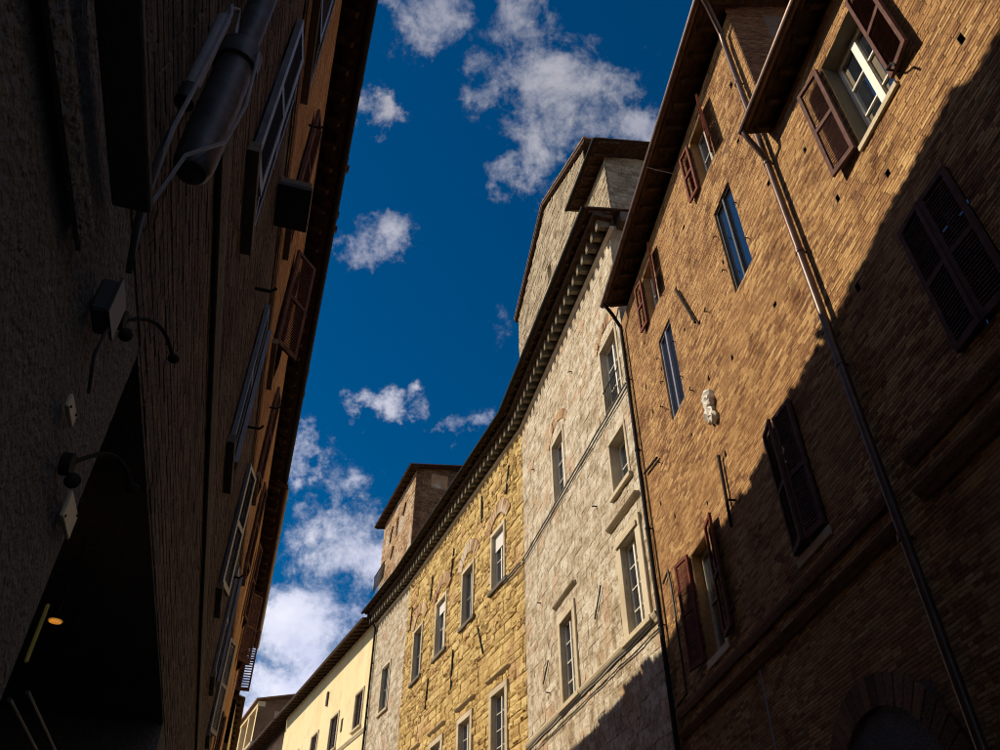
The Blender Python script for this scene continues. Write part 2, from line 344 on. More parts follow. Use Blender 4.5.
# ---- masonry pieces
VAR = {}
def piece_mesh(kind, mat, i):
    key = (kind, mat, i)
    if key in VAR: return VAR[key]
    rnd = random.Random(hash((kind == 'brick', i)) & 0xffff)
    v, p = [], []
    if kind == 'brick': nx, nz, bulge, jit, ch = 1, 1, 0, 0, .045
    elif kind == 'block': nx, nz, bulge, jit, ch = 3, 2, .08, .34, .012
    else: nx, nz, bulge, jit, ch = 3, 3, .40, .45, .05
    # unit piece: x -.5..0.5, y 0..1 (out), z -.5...5 ; front is inset
    def fr(a, b):
        x = -.5 + ch * .5 + (1 - ch) * a / nx; z = -.5 + ch + (1 - 2 * ch) * b / nz
        edge = a in (0, nx) or b in (0, nz)
        y = 1.0 if kind == 'brick' else (1 - bulge if edge else 1.0) + rnd.uniform(-jit, jit) * (.5 if edge else 1)
        if kind == 'brick': y += rnd.uniform(-.12, .12)
        return (x + (0 if kind == 'brick' else rnd.uniform(-.03, .03)), y, z + (0 if kind == 'brick' else rnd.uniform(-.04, .04)))
    idx = {}
    for a in range(nx + 1):
        for b in range(nz + 1): idx[a, b] = len(v); v.append(fr(a, b))
    for a in range(nx):
        for b in range(nz): p.append([idx[a+1,b], idx[a,b], idx[a,b+1], idx[a+1,b+1]])
    ring = [(a, 0) for a in range(nx)] + [(nx, b) for b in range(nz)] + [(a, nz) for a in range(nx, 0, -1)] + [(0, b) for b in range(nz, 0, -1)]
    bk = []
    for (a, b) in ring: bk.append(len(v)); v.append((-.5 + a / nx, -.3, -.5 + b / nz))
    n = len(ring)
    for k in range(n): p.append([idx[ring[k]], idx[ring[(k+1) % n]], bk[(k+1) % n], bk[k]])
    VAR[key] = (v, p, None); return VAR[key]
def piece_data(kind, mat, i):
    v, p, me = piece_mesh(kind, mat, i)
    if me is None:
        me = bpy.data.meshes.new(kind); me.from_pydata(v, [], p)
        at = me.attributes.new('rnd', 'FLOAT', 'FACE'); at.data.foreach_set('value', [((i * 0.61803) % 1.0)] * len(p))
        me.materials.append(MATS[mat]); VAR[(kind, mat, i)] = (v, p, me)
    return me

def masonry(f, wallobj, s0, s1, z0, z1, holes, kind, mat, ch, ln, depth, joint, o=-.018, name='brick', nparts=300, ztop=None, nvar=24,
            jit=.35, djit=.4, chj=0.0, rank=True, tooth=(0, 0)):
    """courses of separate pieces; the largest in view become parts, the rest one joined part"""
    pcs = []; z = z0; row = 0
    while z < z1 - ch * .4:
        h = ch * (1 + random.uniform(-chj, chj)); zc = z + h / 2
        if z + h > z1: h = z1 - z; zc = z + h / 2
        lo, hi = s0 + tooth[0]*(row % 2), s1 + tooth[1]*(row % 2)
        if ztop:
            iv = ztop(z + h)
            if iv is None: break
            lo, hi = max(lo, iv[0]), min(hi, iv[1])
        cuts = []
        for hd in holes:
            if callable(hd):
                iv = hd(zc)
                if iv: cuts.append(iv)
            elif hd[2] - h * .35 < zc < hd[3] + h * .35: cuts.append((hd[0], hd[1]))
        cuts.sort(); segs = []; c = lo
        for a, b in cuts:
            if a > c: segs.append((c, min(a, hi)))
            c = max(c, b)
        if c < hi: segs.append((c, hi))
        for a, b in segs:
            x = a; first = True
            while x < b - .02:
                L = ln * (1 + random.uniform(-jit, jit))
                if first: L *= (.5 if row % 2 else 1.0); first = False
                if b - (x + L) < ln * .3: L = b - x
                pcs.append((x, x + L, z, z + h)); x += L
        z += h; row += 1
    out = []
    for (a, b, c, d) in pcs:
        i = random.randrange(nvar); dp = depth * (1 + random.uniform(-djit, djit))
        out.append((a + joint / 2, b - joint / 2, c + joint / 2, d - joint / 2, dp, i))
    def score(q):
        w = [camproj(f.world(s, 0, zz)) for s, zz in ((q[0], q[2]), (q[1], q[2]), (q[1], q[3]), (q[0], q[3]))]
        if any(t is None for t in w): return 0
        cx = sum(t[0] for t in w) / 4; cy = sum(t[1] for t in w) / 4
        if not (0 < cx < 1000 and 0 < cy < 750): return 0
        return abs(sum(w[k][0] * w[(k+1) % 4][1] - w[(k+1) % 4][0] * w[k][1] for k in range(4))) / 2
    if nparts and rank:
        out.sort(key=score, reverse=True)
        if callable(rank): out.sort(key=lambda q: score(q) * rank(q), reverse=True)
    if nparts:
        for q in out[:nparts]:
            ob = bpy.data.objects.new(name, piece_data(kind, mat, q[5]))
            T = f.mat @ Matrix.Translation(f.loc((q[0] + q[1]) / 2, o, (q[2] + q[3]) / 2)) @ Matrix.Diagonal((q[1] - q[0], q[4], q[3] - q[2], 1))
            link(ob, wallobj, T)
    rest = out[nparts:] if nparts else out
    if rest:
        m = MB(f); V, P, Rr = [], [], []
        for q in rest:
            v, p, _ = piece_mesh(kind, mat, q[5]); b = len(V); c = f.loc((q[0] + q[1]) / 2, o, (q[2] + q[3]) / 2)
            sx, sz = q[1] - q[0], q[3] - q[2]
            for t in v: V.append((c.x + t[0] * sx, c.y + t[1] * q[4], c.z + t[2] * sz))
            r = (q[5] * 0.61803 + random.uniform(-.06, .06)) % 1.0
            for t in p: P.append([b + k for k in t]); Rr.append(r)
        m.v, m.p, m.r = V, P, Rr
        m.build(name + 'work', mat, parent=wallobj, recalc=False, kind='stuff')

# ---- windows, shutters, eaves
def window(f, s0, s1, z0, z1, dep=.22, cols=2, rows=3, fm='white_paint', fw=.055, mull=.07, pm='glass', parent=None, bar=.025, blind=0.0, sill=None):
    m = MB(f); o1 = -dep; o0 = o1 - .05
    a, b = s0 + .003, s1 - .003; c, d = z0 + .003, z1 - .003
    m.box(a, a+fw, o0, o1, c, d); m.box(b-fw, b, o0, o1, c, d); m.box(a+fw, b-fw, o0, o1, c, c+fw); m.box(a+fw, b-fw, o0, o1, d-fw, d)
    sm = (a + b) / 2; m.box(sm-mull/2, sm+mull/2, o0, o1+.018, c+fw, d-fw)
    per = max(1, cols // 2); zz = [c + fw + (d - c - 2*fw) * k / rows for k in range(rows + 1)]
    xs = []
    for (xa, xb) in ((a + fw, sm - mull/2), (sm + mull/2, b - fw)):
        for k in range(1, rows): m.box(xa, xb, o0+.012, o1-.006, zz[k]-bar/2, zz[k]+bar/2)
        for k in range(1, per):
            x = xa + (xb - xa) * k / per; m.box(x-bar/2, x+bar/2, o0+.014, o1-.008, c+fw, d-fw)
        xs += [(xa + (xb - xa) * k / per, xa + (xb - xa) * (k+1) / per) for k in range(per)]
    w = m.build('window', fm, parent=parent)
    for (xa, xb) in xs:
        for k in range(rows):
            g = MB(f); t = random.uniform(-.012, .012); y = o0 + .012
            g.quad([(xb,y+t,zz[k]),(xa,y-t,zz[k]),(xa,y-t,zz[k+1]),(xb,y+t,zz[k+1])]); g.build('pane', pm, parent=w, recalc=False)
    if blind:
        MB(f).box(a+fw, b-fw, o1+.03, o1+.05, d-(d-c)*blind, d-.01).build('roller_blind', 'curtain', parent=w)
    if sill: MB(f).box(s0-.1, s1+.1, .004, sill, z0-.09, z0-.01).build('sill', 'dress_stone', parent=w, bevel=.012)
    return w
SLAT = {}
def shutter(f, hinge, z0, z1, w, ang, direction, mat='shutter_brown', o=.045, pitch=.046, rails=(.5,), tilt=62, parent=None):
    """hinged louvred leaf: direction +1/-1 = towards which s it points when flat, ang = swing away from the wall (deg)"""
    h = z1 - z0; st = .06
    base = f.mat @ Matrix.Translation(f.loc(hinge, o, z0))
    dx = direction * f.side
    rot = Matrix.Rotation(R_(ang) * (1 if dx > 0 else -1), 4, 'Z')
    Wm = base @ rot @ (Matrix.Identity(4) if dx > 0 else Matrix.Diagonal((1, 1, 1, 1)))
    g = Frame.__new__(Frame); g.side = 1; g.sref = 0; g.mat = Wm; g.root = f.root
    X = (lambda a, b: (a, b)) if dx > 0 else (lambda a, b: (-b, -a))
    m = MB(g); t = .022
    m.box(*X(0, st), -t, t, 0, h); m.box(*X(w-st, w), -t, t, 0, h)
    m.box(*X(st, w-st), -t+.001, t-.001, 0, st*1.3); m.box(*X(st, w-st), -t+.001, t-.001, h-st*1.1, h)
    for r in rails: m.box(*X(st, w-st), -t+.001, t-.001, h*r-.035, h*r+.035)
    leaf = m.build('shutter', mat, parent=parent)
    key = (mat, round(w, 2))
    if key not in SLAT:
        me = bpy.data.meshes.new('slat'); c, s_ = math.cos(R_(tilt)), math.sin(R_(tilt)); hl = (w - 2*st) / 2; a, b = .028, .0045
        vs = []
        for x in (-hl, hl):
            for (p, q) in ((-a, -b), (a, -b), (a, b), (-a, b)): vs.append((x, p*c - q*s_, -(p*s_ + q*c)))
        me.from_pydata(vs, [], [(0,1,2,3),(7,6,5,4),(0,4,5,1),(1,5,6,2),(2,6,7,3),(3,7,4,0)]); me.materials.append(MATS[mat]); SLAT[key] = me
    cx = w / 2 if dx > 0 else -w / 2
    z = st*1.3 + .03
    while z < h - st*1.1 - .02:
        if not any(abs(z - h*r) < .05 for r in rails):
            o_ = bpy.data.objects.new('slat', SLAT[key]); link(o_, leaf, Wm @ Matrix.Translation((cx, 0, z)))
        z += pitch
    return leaf
def gutter(f, s0, s1, o, z, r=.075, mat='copper_pipe', parent=None):
    m = MB(f); n = 8
    pr = [(o + r*math.cos(math.pi + math.pi*k/n), z + r*math.sin(math.pi + math.pi*k/n)) for k in range(n+1)]
    pr += [(o + (r-.008)*math.cos(2*math.pi - math.pi*k/n), z + (r-.008)*math.sin(2*math.pi - math.pi*k/n)) for k in range(n+1)]
    for k in range(len(pr)):
        p, q = pr[k], pr[(k+1) % len(pr)]
        m.quad([(s0,*p),(s1,*p),(s1,*q),(s0,*q)])
    g = m.build('gutter', mat, parent=parent)
    return g
def eave(f, s0, s1, z_edge, over, pitch=17, ridge=5.0, raf=.6, gut=True, tiles=True, rafd=.11, rafw=.09, gm='copper_pipe', inner=-.35, ragged=0.0, inset=.05):
    """sloping boarded roof edge on rafters with clay tiles above and a gutter along its lip"""
    k = math.tan(R_(pitch)); th = .05
    zz = lambda o: z_edge + (over - o) * k
    ze = lambda o: zz(o)
    roof = MB(f).poly_prism([(over, ze(over)), (over, ze(over)+th), (-ridge, ze(-ridge)+th), (-ridge, ze(-ridge))], s0, s1).build('roof', 'eave_wood')
    s = s0 + .08; n = max(1, int((s1 - s0 - .2) / raf)); step = (s1 - s0 - .16 - rafw) / n
    for i in range(n + 1):
        a = s0 + .08 + i * step
        MB(f).poly_prism([(over-.10, ze(over-.10)-.004), (inner, ze(inner)-.004), (inner, ze(inner)-rafd), (over-.14, ze(over-.14)-rafd), (over-.10, ze(over-.10)-rafd*.55)], a, a+rafw).build('rafter', 'eave_wood', parent=roof)
    # boards across the rafters: thin laths showing as lines
    b = MB(f); o = over - .02
    while o > inner:
        b.poly_prism([(o, ze(o)-.003), (o-.012, ze(o-.012)-.003), (o-.012, ze(o-.012)-.016), (o, ze(o)-.016)], s0+.01, s1-.01); o -= .13
    b.build('batten', 'eave_wood', parent=roof, kind='stuff')
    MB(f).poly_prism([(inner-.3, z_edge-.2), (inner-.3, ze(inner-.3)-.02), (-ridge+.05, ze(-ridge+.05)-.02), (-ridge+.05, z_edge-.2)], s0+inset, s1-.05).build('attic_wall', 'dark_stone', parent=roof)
    if tiles:
        t = MB(f); pt = .19; x = s0; seg = 4; go = gzz = 0.0; left = 0
        while x < s1 - .05:
            w = min(pt, s1 - x)
            if ragged:
                left -= 1
                if left < 0: left = random.randint(1, 7); go = random.uniform(0, .5)*ragged; gzz = random.uniform(-.2, 1)*ragged
                jo, jz = go + random.uniform(-.1, .1)*ragged, max(0, gzz + random.uniform(-.1, .1)*ragged)
            else: jo = jz = 0.0
            for (ra, rb) in ((over+.05, .0), ):
                pa, pb = [], []
                for q in range(seg + 1):
                    a = math.pi * q / seg; dx = w/2 - w/2*math.cos(a); dz = .075*math.sin(a)
                    pa.append((x+dx, over+.05+jo, ze(over+.05)+th+.004+dz+jz)); pb.append((x+dx, -ridge, ze(-ridge)+th+.004+dz))
                r = random.random()
                for q in range(seg): t.quad([pa[q], pa[q+1], pb[q+1], pb[q]], r)
            x += w
        t.build('roof_tiles', 'roof_tile', parent=roof, recalc=False, kind='stuff')
    if gut: gutter(f, s0, s1, over+.07, z_edge+.02, mat=gm, parent=roof)
    return roof
def ledge(f, s0, s1, z0, z1, proj, mat='dress_stone', name='string_course', steps=2, parent=None):
    m = MB(f)
    pr = [(.003, z0)]
    for k in range(steps):
        pr += [(proj*(k+.55)/steps, z0 + (z1-z0)*k/steps), (proj*(k+1)/steps, z0 + (z1-z0)*(k+.6)/steps)]
    pr += [(proj, z1-.01), (.003, z1+.02)]
    return m.poly_prism(pr, s0, s1, .5).build(name, mat, parent=parent)
def surround(f, s0, s1, z0, z1, w=.16, proj=.05, mat='dress_stone', sill=True, parent=None, lintel=None):
    m = MB(f); l = lintel or w
    m.box(s0-w, s0, -.03, proj, z0, z1); m.box(s1, s1+w, -.03, proj, z0, z1); m.box(s0-w, s1+w, -.03, proj+.004, z1, z1+l)
    if sill: m.box(s0-w-.06, s1+w+.06, -.03, proj+.07, z0-.13, z0)
    return m.build('window_surround', mat, parent=parent, bevel=.008)
def hood(f, s0, s1, z, proj=.26, parent=None):
    return ledge(f, s0, s1, z+.06, z+.16, proj*.5, name='hood_moulding', steps=2, parent=parent)
def relief_arch(f, s0, s1, z, rise=.55, th=.3, mat='tower_brick', n=11, o=.012, proud=.02):
    """segmental brick relieving arch over a window"""
    w = (s1 - s0) / 2; r = (w*w + rise*rise) / (2*rise); cz = z + rise - r; a0 = math.asin(w / r); sc = (s0 + s1) / 2
    m = MB(f)
    for k in range(n):
        a, b = -a0 + 2*a0*(k+.06)/n, -a0 + 2*a0*(k+.94)/n
        m.sz_prism([(sc + R*math.sin(t), cz + R*math.cos(t)) for R, t in ((r, a), (r+th, a), (r+th, b), (r, b))], -.02, o + proud*random.random())
    return m.build('relieving_arch', mat)
def anchor(f, s0, z0, s1, z1, t=.035, parent=None):
    return MB(f).tube([(s0, .05, z0), (s1, .05, z1)], t, 6).build('wall_anchor', 'black_iron', parent=parent)
def thing(name, f, s, o, z, label, cat, group=None):
    e = bpy.data.objects.new(name, None); e.empty_display_size = .1
    link(e, None, f.mat @ Matrix.Translation(f.loc(s, o, z))); tag(e, label, cat, group); return e
def sub(f, root):
    g = Frame.__new__(Frame); g.__dict__.update(f.__dict__); g.root = root; return g

# ================================================================== the setting
me = bpy.data.meshes.new('street'); me.from_pydata([(-400,-400,0),(400,-400,0),(400,400,0),(-400,400,0)], [], [(0,1,2,3)])
me.materials.append(MATS['paving']); st = bpy.data.objects.new('street', me); link(st, None, Matrix.Identity(4)); st['kind'] = 'structure'

# ================================================================== tall brick house (right, farther half)
HA, DA = -6.8, 5.2
A1 = Frame(HA, DA, 1, 'brick_house', 'tall ochre brick house between grey drainpipe and pale stone palace, deep dark eaves', 'house', s_ref=10.9)
C_ = lambda F, s: F.n * F.d + F.h * s
SA0, SA1 = 6.57, 15.25
pl = lambda s, z: (lambda w, h: (s-w/2, s+w/2, z-h/2, z+h/2, .2))(random.uniform(.06,.11), random.uniform(.07,.14))
a1w = dict(win_far=(12.0,12.85,11.55,13.8), win_mid=(8.23,9.02,11.5,13.65), shut=(8.33,9.27,6.58,8.6), red=(12.13,13.1,6.56,8.56), top1=(8.4,9.2,14.75,16.3), top2=(12.35,13.15,14.75,16.3))
put1 = [pl(*p) for p in ((11.35,14.05),(13.75,14.6),(13.9,12.6),(12.95,13.1),(9.15,12.45),(10.6,12.3),(10.75,11.0),(11.35,12.8),(7.2,15.2),(7.15,12.1),(10.35,14.9),(8.0,10.2),(12.0,10.6),(10.75,9.3),(13.6,9.7),(14.3,10.4),(7.55,13.9),(11.9,9.0),(14.1,13.5),(9.7,10.6))]
h1 = list(a1w.values()) + put1
wa1 = wall(A1, SA0, SA1, 0, 16.75, h1, 'mortar', depth=.26, reveal_mat='brick_ochre')
arch_c, arch_z = 8.55, 3.2
archhole = lambda z: ((arch_c - math.sqrt(max(0, 1.5**2 - (z-arch_z)**2)), arch_c + math.sqrt(max(0, 1.5**2 - (z-arch_z)**2))) if z < arch_z + 1.5 else None)
masonry(A1, wa1, SA0, SA1, 2.6, 12.56, h1 + [archhole], 'brick', 'brick_ochre', 0.0475, .20, .0055, .005, djit=.6, jit=.45, tooth=(.12, 0), nparts=150)
masonry(A1, wa1, SA0, SA1, 12.56, 16.7, h1, 'brick', 'brick_ochre', 0.0475, .20, .0055, .005, djit=.6, jit=.45, nparts=150)
body(A1, SA0+.01, SA1, 16.9)
A1s = Frame.through(C_(A1, SA0), HA + 90, side=-1, parent=A1.root)
r0 = A1s.sref
ws1 = wall(A1s, r0+.02, r0+7.5, 12.0, 17.6, [], 'mortar', name='side_wall')
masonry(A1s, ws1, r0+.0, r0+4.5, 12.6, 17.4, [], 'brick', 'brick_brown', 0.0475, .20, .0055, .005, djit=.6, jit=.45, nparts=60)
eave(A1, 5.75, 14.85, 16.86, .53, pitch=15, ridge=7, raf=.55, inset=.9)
# arch of voussoirs in the dark lower wall
for k in range(23):
    a, b = R_(8 + 164*(k+.05)/23), R_(8 + 164*(k+.95)/23)
    MB(A1).sz_prism([(arch_c + R*math.cos(t), arch_z + R*math.sin(t)) for R, t in ((1.16, a), (1.5, a), (1.5, b), (1.16, b))], -.03, .03 + .012*random.random()).build('arch_stone', 'brick_brown', parent=wa1)
MB(A1).box(arch_c-1.17, arch_c+1.17, -.03, -.012, 2.0, arch_z+1.15).build('arch_infill', 'dark_render', parent=wa1)
ledge(A1, SA0+.42, SA1-.3, 5.74, 5.86, .10, 'brick_brown', steps=2)
ledge(A1, SA0+.42, SA1-.3, 6.10, 6.24, .07, 'brick_brown', steps=1)
# windows
window(A1, *a1w['win_far'], dep=.055, cols=2, rows=1, fm='blue_paint', mull=.07, fw=.04)
window(A1, *a1w['win_mid'], dep=.055, cols=2, rows=1, fm='dark_paint', mull=.05, fw=.03)
window(A1, *a1w['shut'], dep=.2, cols=2, rows=2, fm='grey_paint')
window(A1, *a1w['red'], dep=.2, cols=2, rows=2, fm='cream_paint')
MB(A1).box(12.28, 12.62, -.19, -.17, 6.65, 8.45).build('curtain', 'cream_paint')
window(A1, *a1w['top1'], dep=.2, cols=2, rows=2, fm='grey_paint')
window(A1, *a1w['top2'], dep=.2, cols=2, rows=2, fm='grey_paint')
shutter(A1, 9.27, 6.6, 8.6, .46, 12, -1, rails=(.48,), o=.03); shutter(A1, 8.33, 6.6, 8.6, .48, 5, 1, rails=(.48,), o=.03)
shutter(A1, 13.14, 6.56, 8.6, .52, 10, 1, 'shutter_red'); shutter(A1, 12.08, 6.56, 8.6, .52, 9, -1, 'shutter_red')
for q in (0, 1):
    a, b = (8.4, 9.2) if q == 0 else (12.35, 13.15)
    shutter(A1, b+.02, 14.75, 16.25, .40, 7, 1, 'shutter_red'); shutter(A1, a-.02, 14.75, 16.25, .40, (27, 20)[q], -1, 'shutter_red')
for (s, z, w) in ((8.8, 6.5, .5), (12.6, 6.48, .55)):
    MB(A1).box(s-w, s+w, -.02, .02, z-.08, z+.06).build('sill', 'dress_stone', bevel=.01)
for (s, z) in ((12.95,13.4),(12.93,12.7),(12.9,11.9),(11.93,13.0),(11.9,12.0),(9.1,13.1),(9.12,12.2),(8.15,12.9),(8.12,11.9)):
    MB(A1).tube([(s,.0,z),(s,.06,z),(s,.075,z-.06)], .012, 5).build('hinge_pin', 'black_iron')
for (a, b, c, d) in ((11.22,13.85,10.66,12.35), (14.9,11.55,13.95,11.35), (10.9,9.35,10.98,8.0)):
    anchor(A1, a, b, c, d, .03)
MB(A1).tube([(10.72,.0,8.35),(10.72,.12,8.35),(10.62,.15,8.28)], .018, 6).build('wall_hook', 'black_iron')
MB(A1).tube([(8.78,.06,8.12),(8.72,.08,7.98),(8.80,.08,7.9),(8.74,.08,7.78)], .012, 5).build('shutter_latch', 'white_paint')

# ================================================================== lower brick house (right, nearer half)
A2 = Frame(HA, DA, 1, 'brick_house', 'nearer ochre brick house at right edge with low eave and white framed open shuttered window', 'house', s_ref=3.0)
a2w = dict(up=(4.28,5.16,10.18,12.1), low=(4.3,5.22,6.75,8.55))
put2 = [pl(*p) for p in ((6.1,11.5),(5.9,10.1),(6.2,8.7),(3.4,9.5),(3.2,11.6),(2.7,10.2),(5.0,9.4),(3.0,12.1))]
h2 = list(a2w.values()) + put2
wa2 = wall(A2, -3, SA0-.002, 0, 12.75, h2, 'mortar', depth=.26, reveal_mat='bracket_stone')
masonry(A2, wa2, 1.0, SA0-.002, 2.6, 12.7, h2, 'brick', 'brick_ochre', 0.0475, .20, .0055, .005, djit=.6, jit=.45, tooth=(0, .12))
body(A2, -3, SA0-.01, 12.9)
eave(A2, -2, 6.72, 12.78, .38, pitch=15, ridge=7, raf=.5)
window(A2, *a2w['up'], dep=.24, cols=2, rows=3, fm='white_paint', mull=.11)
MB(A2).box(4.26, 5.18, -.02, .03, 10.10, 10.18).build('sill', 'dress_stone')
window(A2, *a2w['low'], dep=.2, cols=2, rows=2, fm='grey_paint')
shutter(A2, 5.19, 10.2, 12.12, .47, 9, 1, o=.05); shutter(A2, 4.25, 10.2, 12.12, .47, 9, -1, o=.05)
shutter(A2, 5.22, 6.75, 8.55, .455, 4, -1, o=.02); shutter(A2, 4.3, 6.75, 8.55, .455, 3, 1, o=.02)
ledge(A2, -2, SA0-.1, 5.80, 5.95, .12, 'brick_brown', steps=2)
ledge(A2, -2, SA0-.1, 6.22, 6.38, .09, 'brick_brown', steps=2)
MB(A2).tube([(4.16,0,10.22),(4.16,.16,10.22),(4.05,.18,10.16),(4.0,.2,10.02)], .016, 6).build('shutter_stay', 'black_iron')

# ================================================================== drainpipes, cables and marble on the brick wall
def pipe(name, f, path, rad, label, mat='copper_pipe', brk=(), cat='drainpipe', group=None, s=None, bo=.1):
    p0 = path[-1]; rt = thing(name, f, p0[0], 0, 0, label, cat, group); g = sub(f, rt)
    MB(g).tube(path, rad, 12).build('pipe', mat)
    for (bs, bz) in brk:
        MB(g).tube([(bs, bo, bz-.03), (bs, bo, bz+.03)], rad*1.22, 12).build('collar', mat)
        MB(g).box(bs-.012, bs+.012, 0, bo, bz-.012, bz+.012).build('bracket', 'black_iron')
    return rt
pipe('drainpipe', A1, [(6.3,.60,16.80),(6.42,.45,16.62),(6.78,.12,16.30),(6.82,.10,15.9),(6.84,.10,12.6),(6.86,.10,7.0),(6.87,.10,0.1)], .055,
     'long metal drainpipe running down the brick wall from roof step to street', brk=[(6.84,14.6),(6.84,12.2),(6.85,10.1),(6.86,8.0),(6.87,5.6)])
pipe('drainpipe', A2, [(6.66,.45,12.72),(6.68,.40,12.58),(6.80,.16,12.35),(6.84,.11,12.25)], .045, 'short branch pipe joining low gutter end to the long drainpipe')
pipe('drainpipe', A1, [(14.7,.58,16.8),(14.8,.36,16.55),(15.02,.10,16.3),(15.05,.10,12.0),(15.07,.10,0.1)], .05,
     'dark drainpipe in the corner between brick house and pale palace', mat='black_iron', brk=[(15.03,14.5),(15.05,12.3),(15.05,10.2),(15.06,8.0)])
rt = thing('cable', A1, 15.17, 0, 0, 'black cable bundle hanging beside the corner drainpipe', 'cable'); g = sub(A1, rt)
for k in range(3):
    pts = [(15.13 + .05*k + .025*math.sin(z*2.1+k*2), .035 + .012*k, z) for z in [16.4 - .35*i for i in range(38)]]
    MB(g).tube(pts, .012, 5).build('strand', 'black_cable')
rt = thing('wall_conduit', A1, 14.4, 0, 7.0, 'crooked black conduit near red shuttered window by corner', 'conduit'); g = sub(A1, rt)
MB(g).tube([(14.75,.03,8.75),(14.35,.03,8.85),(14.3,.03,8.5),(14.32,.03,6.4),(14.9,.03,6.35)], .022, 6).build('pipe', 'black_cable')
rt = thing('cable', A1, 9.6, 0, 3, 'thin cable dropping down the dark wall below the ledge', 'cable'); g = sub(A1, rt)
MB(g).tube([(11.1,.03,5.7),(11.12,.03,4.5),(11.1,.03,3.0)], .012, 5).build('strand', 'grey_conduit')
# weathered marble fragment
rt = thing('marble_fragment', A1, 10.82, 0, 10.0, 'weathered white marble carving set in the sunlit brick wall', 'carving'); g = sub(A1, rt)
m = MB(g); rr = random.Random(4)
m.ball((10.84,.03,10.55), .2, 9, (.85,.6,1.1)); m.ball((10.88,.03,10.25), .17, 9, (.9,.7,1.2)); m.ball((10.78,.03,10.12), .12, 8, (.9,.8,1.2)); m.ball((10.74,.05,10.45), .10, 8, (1,.9,1))
m.v = [v + Vector((rr.uniform(-.03,.03), rr.uniform(-.02,.03), rr.uniform(-.03,.03))) for v in m.v]
m.smooth = False; m.build('block', 'white_marble')

# ================================================================== pale stone palace
W = Frame(-13.9, 7.045, 1, 'stone_palace', 'pale rough stone palace with framed hooded windows right of the yellow facade', 'palace', s_ref=19.6)
W0, W1 = 14.49, 24.834
w_up1, w_mid2, w_up3 = (14.95,16.15,14.72,16.97), (15.14,16.2,12.17,13.7), (19.9,21.05,14.75,16.9)
w_lo4, w_lo5 = (15.14,16.1,8.42,10.64), (19.95,21.08,8.42,10.7)
hw = [w_up1, w_mid2, w_up3, w_lo4, w_lo5]
ww = wall(W, W0, W1, 0, 21.0, hw, 'travertine_joint', depth=.34, reveal_mat='dress_stone')
masonry(W, ww, W0, W1-.0, 5.0, 20.35, hw, 'block', 'travertine', .23, .40, .020, .0, name='stone', chj=.35, jit=.55, djit=.45)
body(W, W0, W1, 21.0)
Ws = Frame.through(C_(W, W0), -13.9 + 90, side=-1, parent=W.root)
wall(Ws, Ws.sref, Ws.sref+8, 12, 21, [], 'rubble_grey', name='side_wall')
def cornice(f, s0, s1, z=20.36, raf=.55, zedge=21.02, over=.86, bm='bracket_stone'):  # eave shade put into the dark bracket, shelf and frieze colours
    c = ledge(f, s0, s1, z-.10, z+.02, .12, 'dress_stone', name='cornice_moulding')
    n = max(1, int((s1 - s0) / .46)); stp = (s1 - s0) / n
    for i in range(n):
        a = s0 + stp*(i+.5)
        MB(f).poly_prism([(.002, z+.16), (.38, z+.10), (.44, z+.0), (.47, z+.0), (.47, z+.40), (.002, z+.40)], a-.085, a+.085).build('bracket', bm, parent=c)
    MB(f).box(s0, s1, .002, .62, z+.402, z+.56).build('cornice_shelf', 'eave_wood', parent=c)
    MB(f).box(s0, s1, -.01, .012, z+.03, z+.40).build('cornice_frieze', 'eave_wood', parent=c)
    eave(f, s0-.02, s1+.02, zedge, over, pitch=12, ridge=6, raf=raf, gut=True, gm='black_iron', inner=.0)
cornice(W, W0-.4, W1)
for h_, rows in ((w_up1,3),(w_mid2,2),(w_up3,3),(w_lo4,4),(w_lo5,4)):
    window(W, *h_, dep=.10 if rows == 4 else (.25 if h_ is w_mid2 else .17), cols=2, rows=rows, fm='white_paint', fw=.06, mull=.08)
surround(W, *w_lo4, w=.30, proj=.07); surround(W, *w_lo5, w=.24, proj=.06)
MB(W).box(14.96, 16.28, -.03, .12, 10.66, 10.78).build('inner_moulding', 'dress_stone')
hood(W, 14.72, 16.72, 11.28, .30); hood(W, 19.55, 21.5, 11.24, .26)
surround(W, *w_up3, w=.12, proj=.03, sill=False); surround(W, *w_up1, w=.10, proj=.03, sill=False); surround(W, *w_mid2, w=.10, proj=.03)
relief_arch(W, 19.6, 21.35, 17.02, .5, .34, 'tower_brick', proud=.03); relief_arch(W, 14.7, 16.4, 17.09, .4, .3, 'tower_brick', proud=.03)
ledge(W, W0+.05, W1, 8.22, 8.40, .12, 'dress_stone', steps=2)
# little balcony rail at the upper corner window
for i in range(9): MB(W).tube([(15.05 + i*.125, .05, 14.75), (15.05 + i*.125, .05, 15.45)], .011, 5).build('railing_bar', 'black_iron')
MB(W).tube([(14.95,.05,15.46),(16.15,.05,15.46)], .018, 6).build('handrail', 'black_iron')
def cable(f, s0, s1, z, label, n=2, o=.09, sag=.03, dz=.05, r=.016):
    rt = thing('cable', f, s0, 0, z, label, 'cable'); g = sub(f, rt)
    for k in range(n):
        N_ = max(6, int((s1 - s0) / .4)); MB(g).tube([(s0 + (s1-s0)*i/N_, o, z - dz*k + sag*math.sin(i*1.3+k)) for i in range(N_+1)], r, 5).build('strand', 'black_cable')
cable(W, W0+.1, W1+.1, 14.62, 'twin black cables strung along the ledge across the pale palace', o=.05, r=.022, dz=.15, sag=.008)
cable(W, W0+.2, W1, 8.18, 'drooping black cables under the sill ledge of the pale palace', o=.14, r=.018, dz=.07, sag=.014)
for (a, b, c, d) in ((18.2,9.7,17.6,10.35),(22.9,9.6,22.3,10.1)): anchor(W, a, b, c, d, .02)

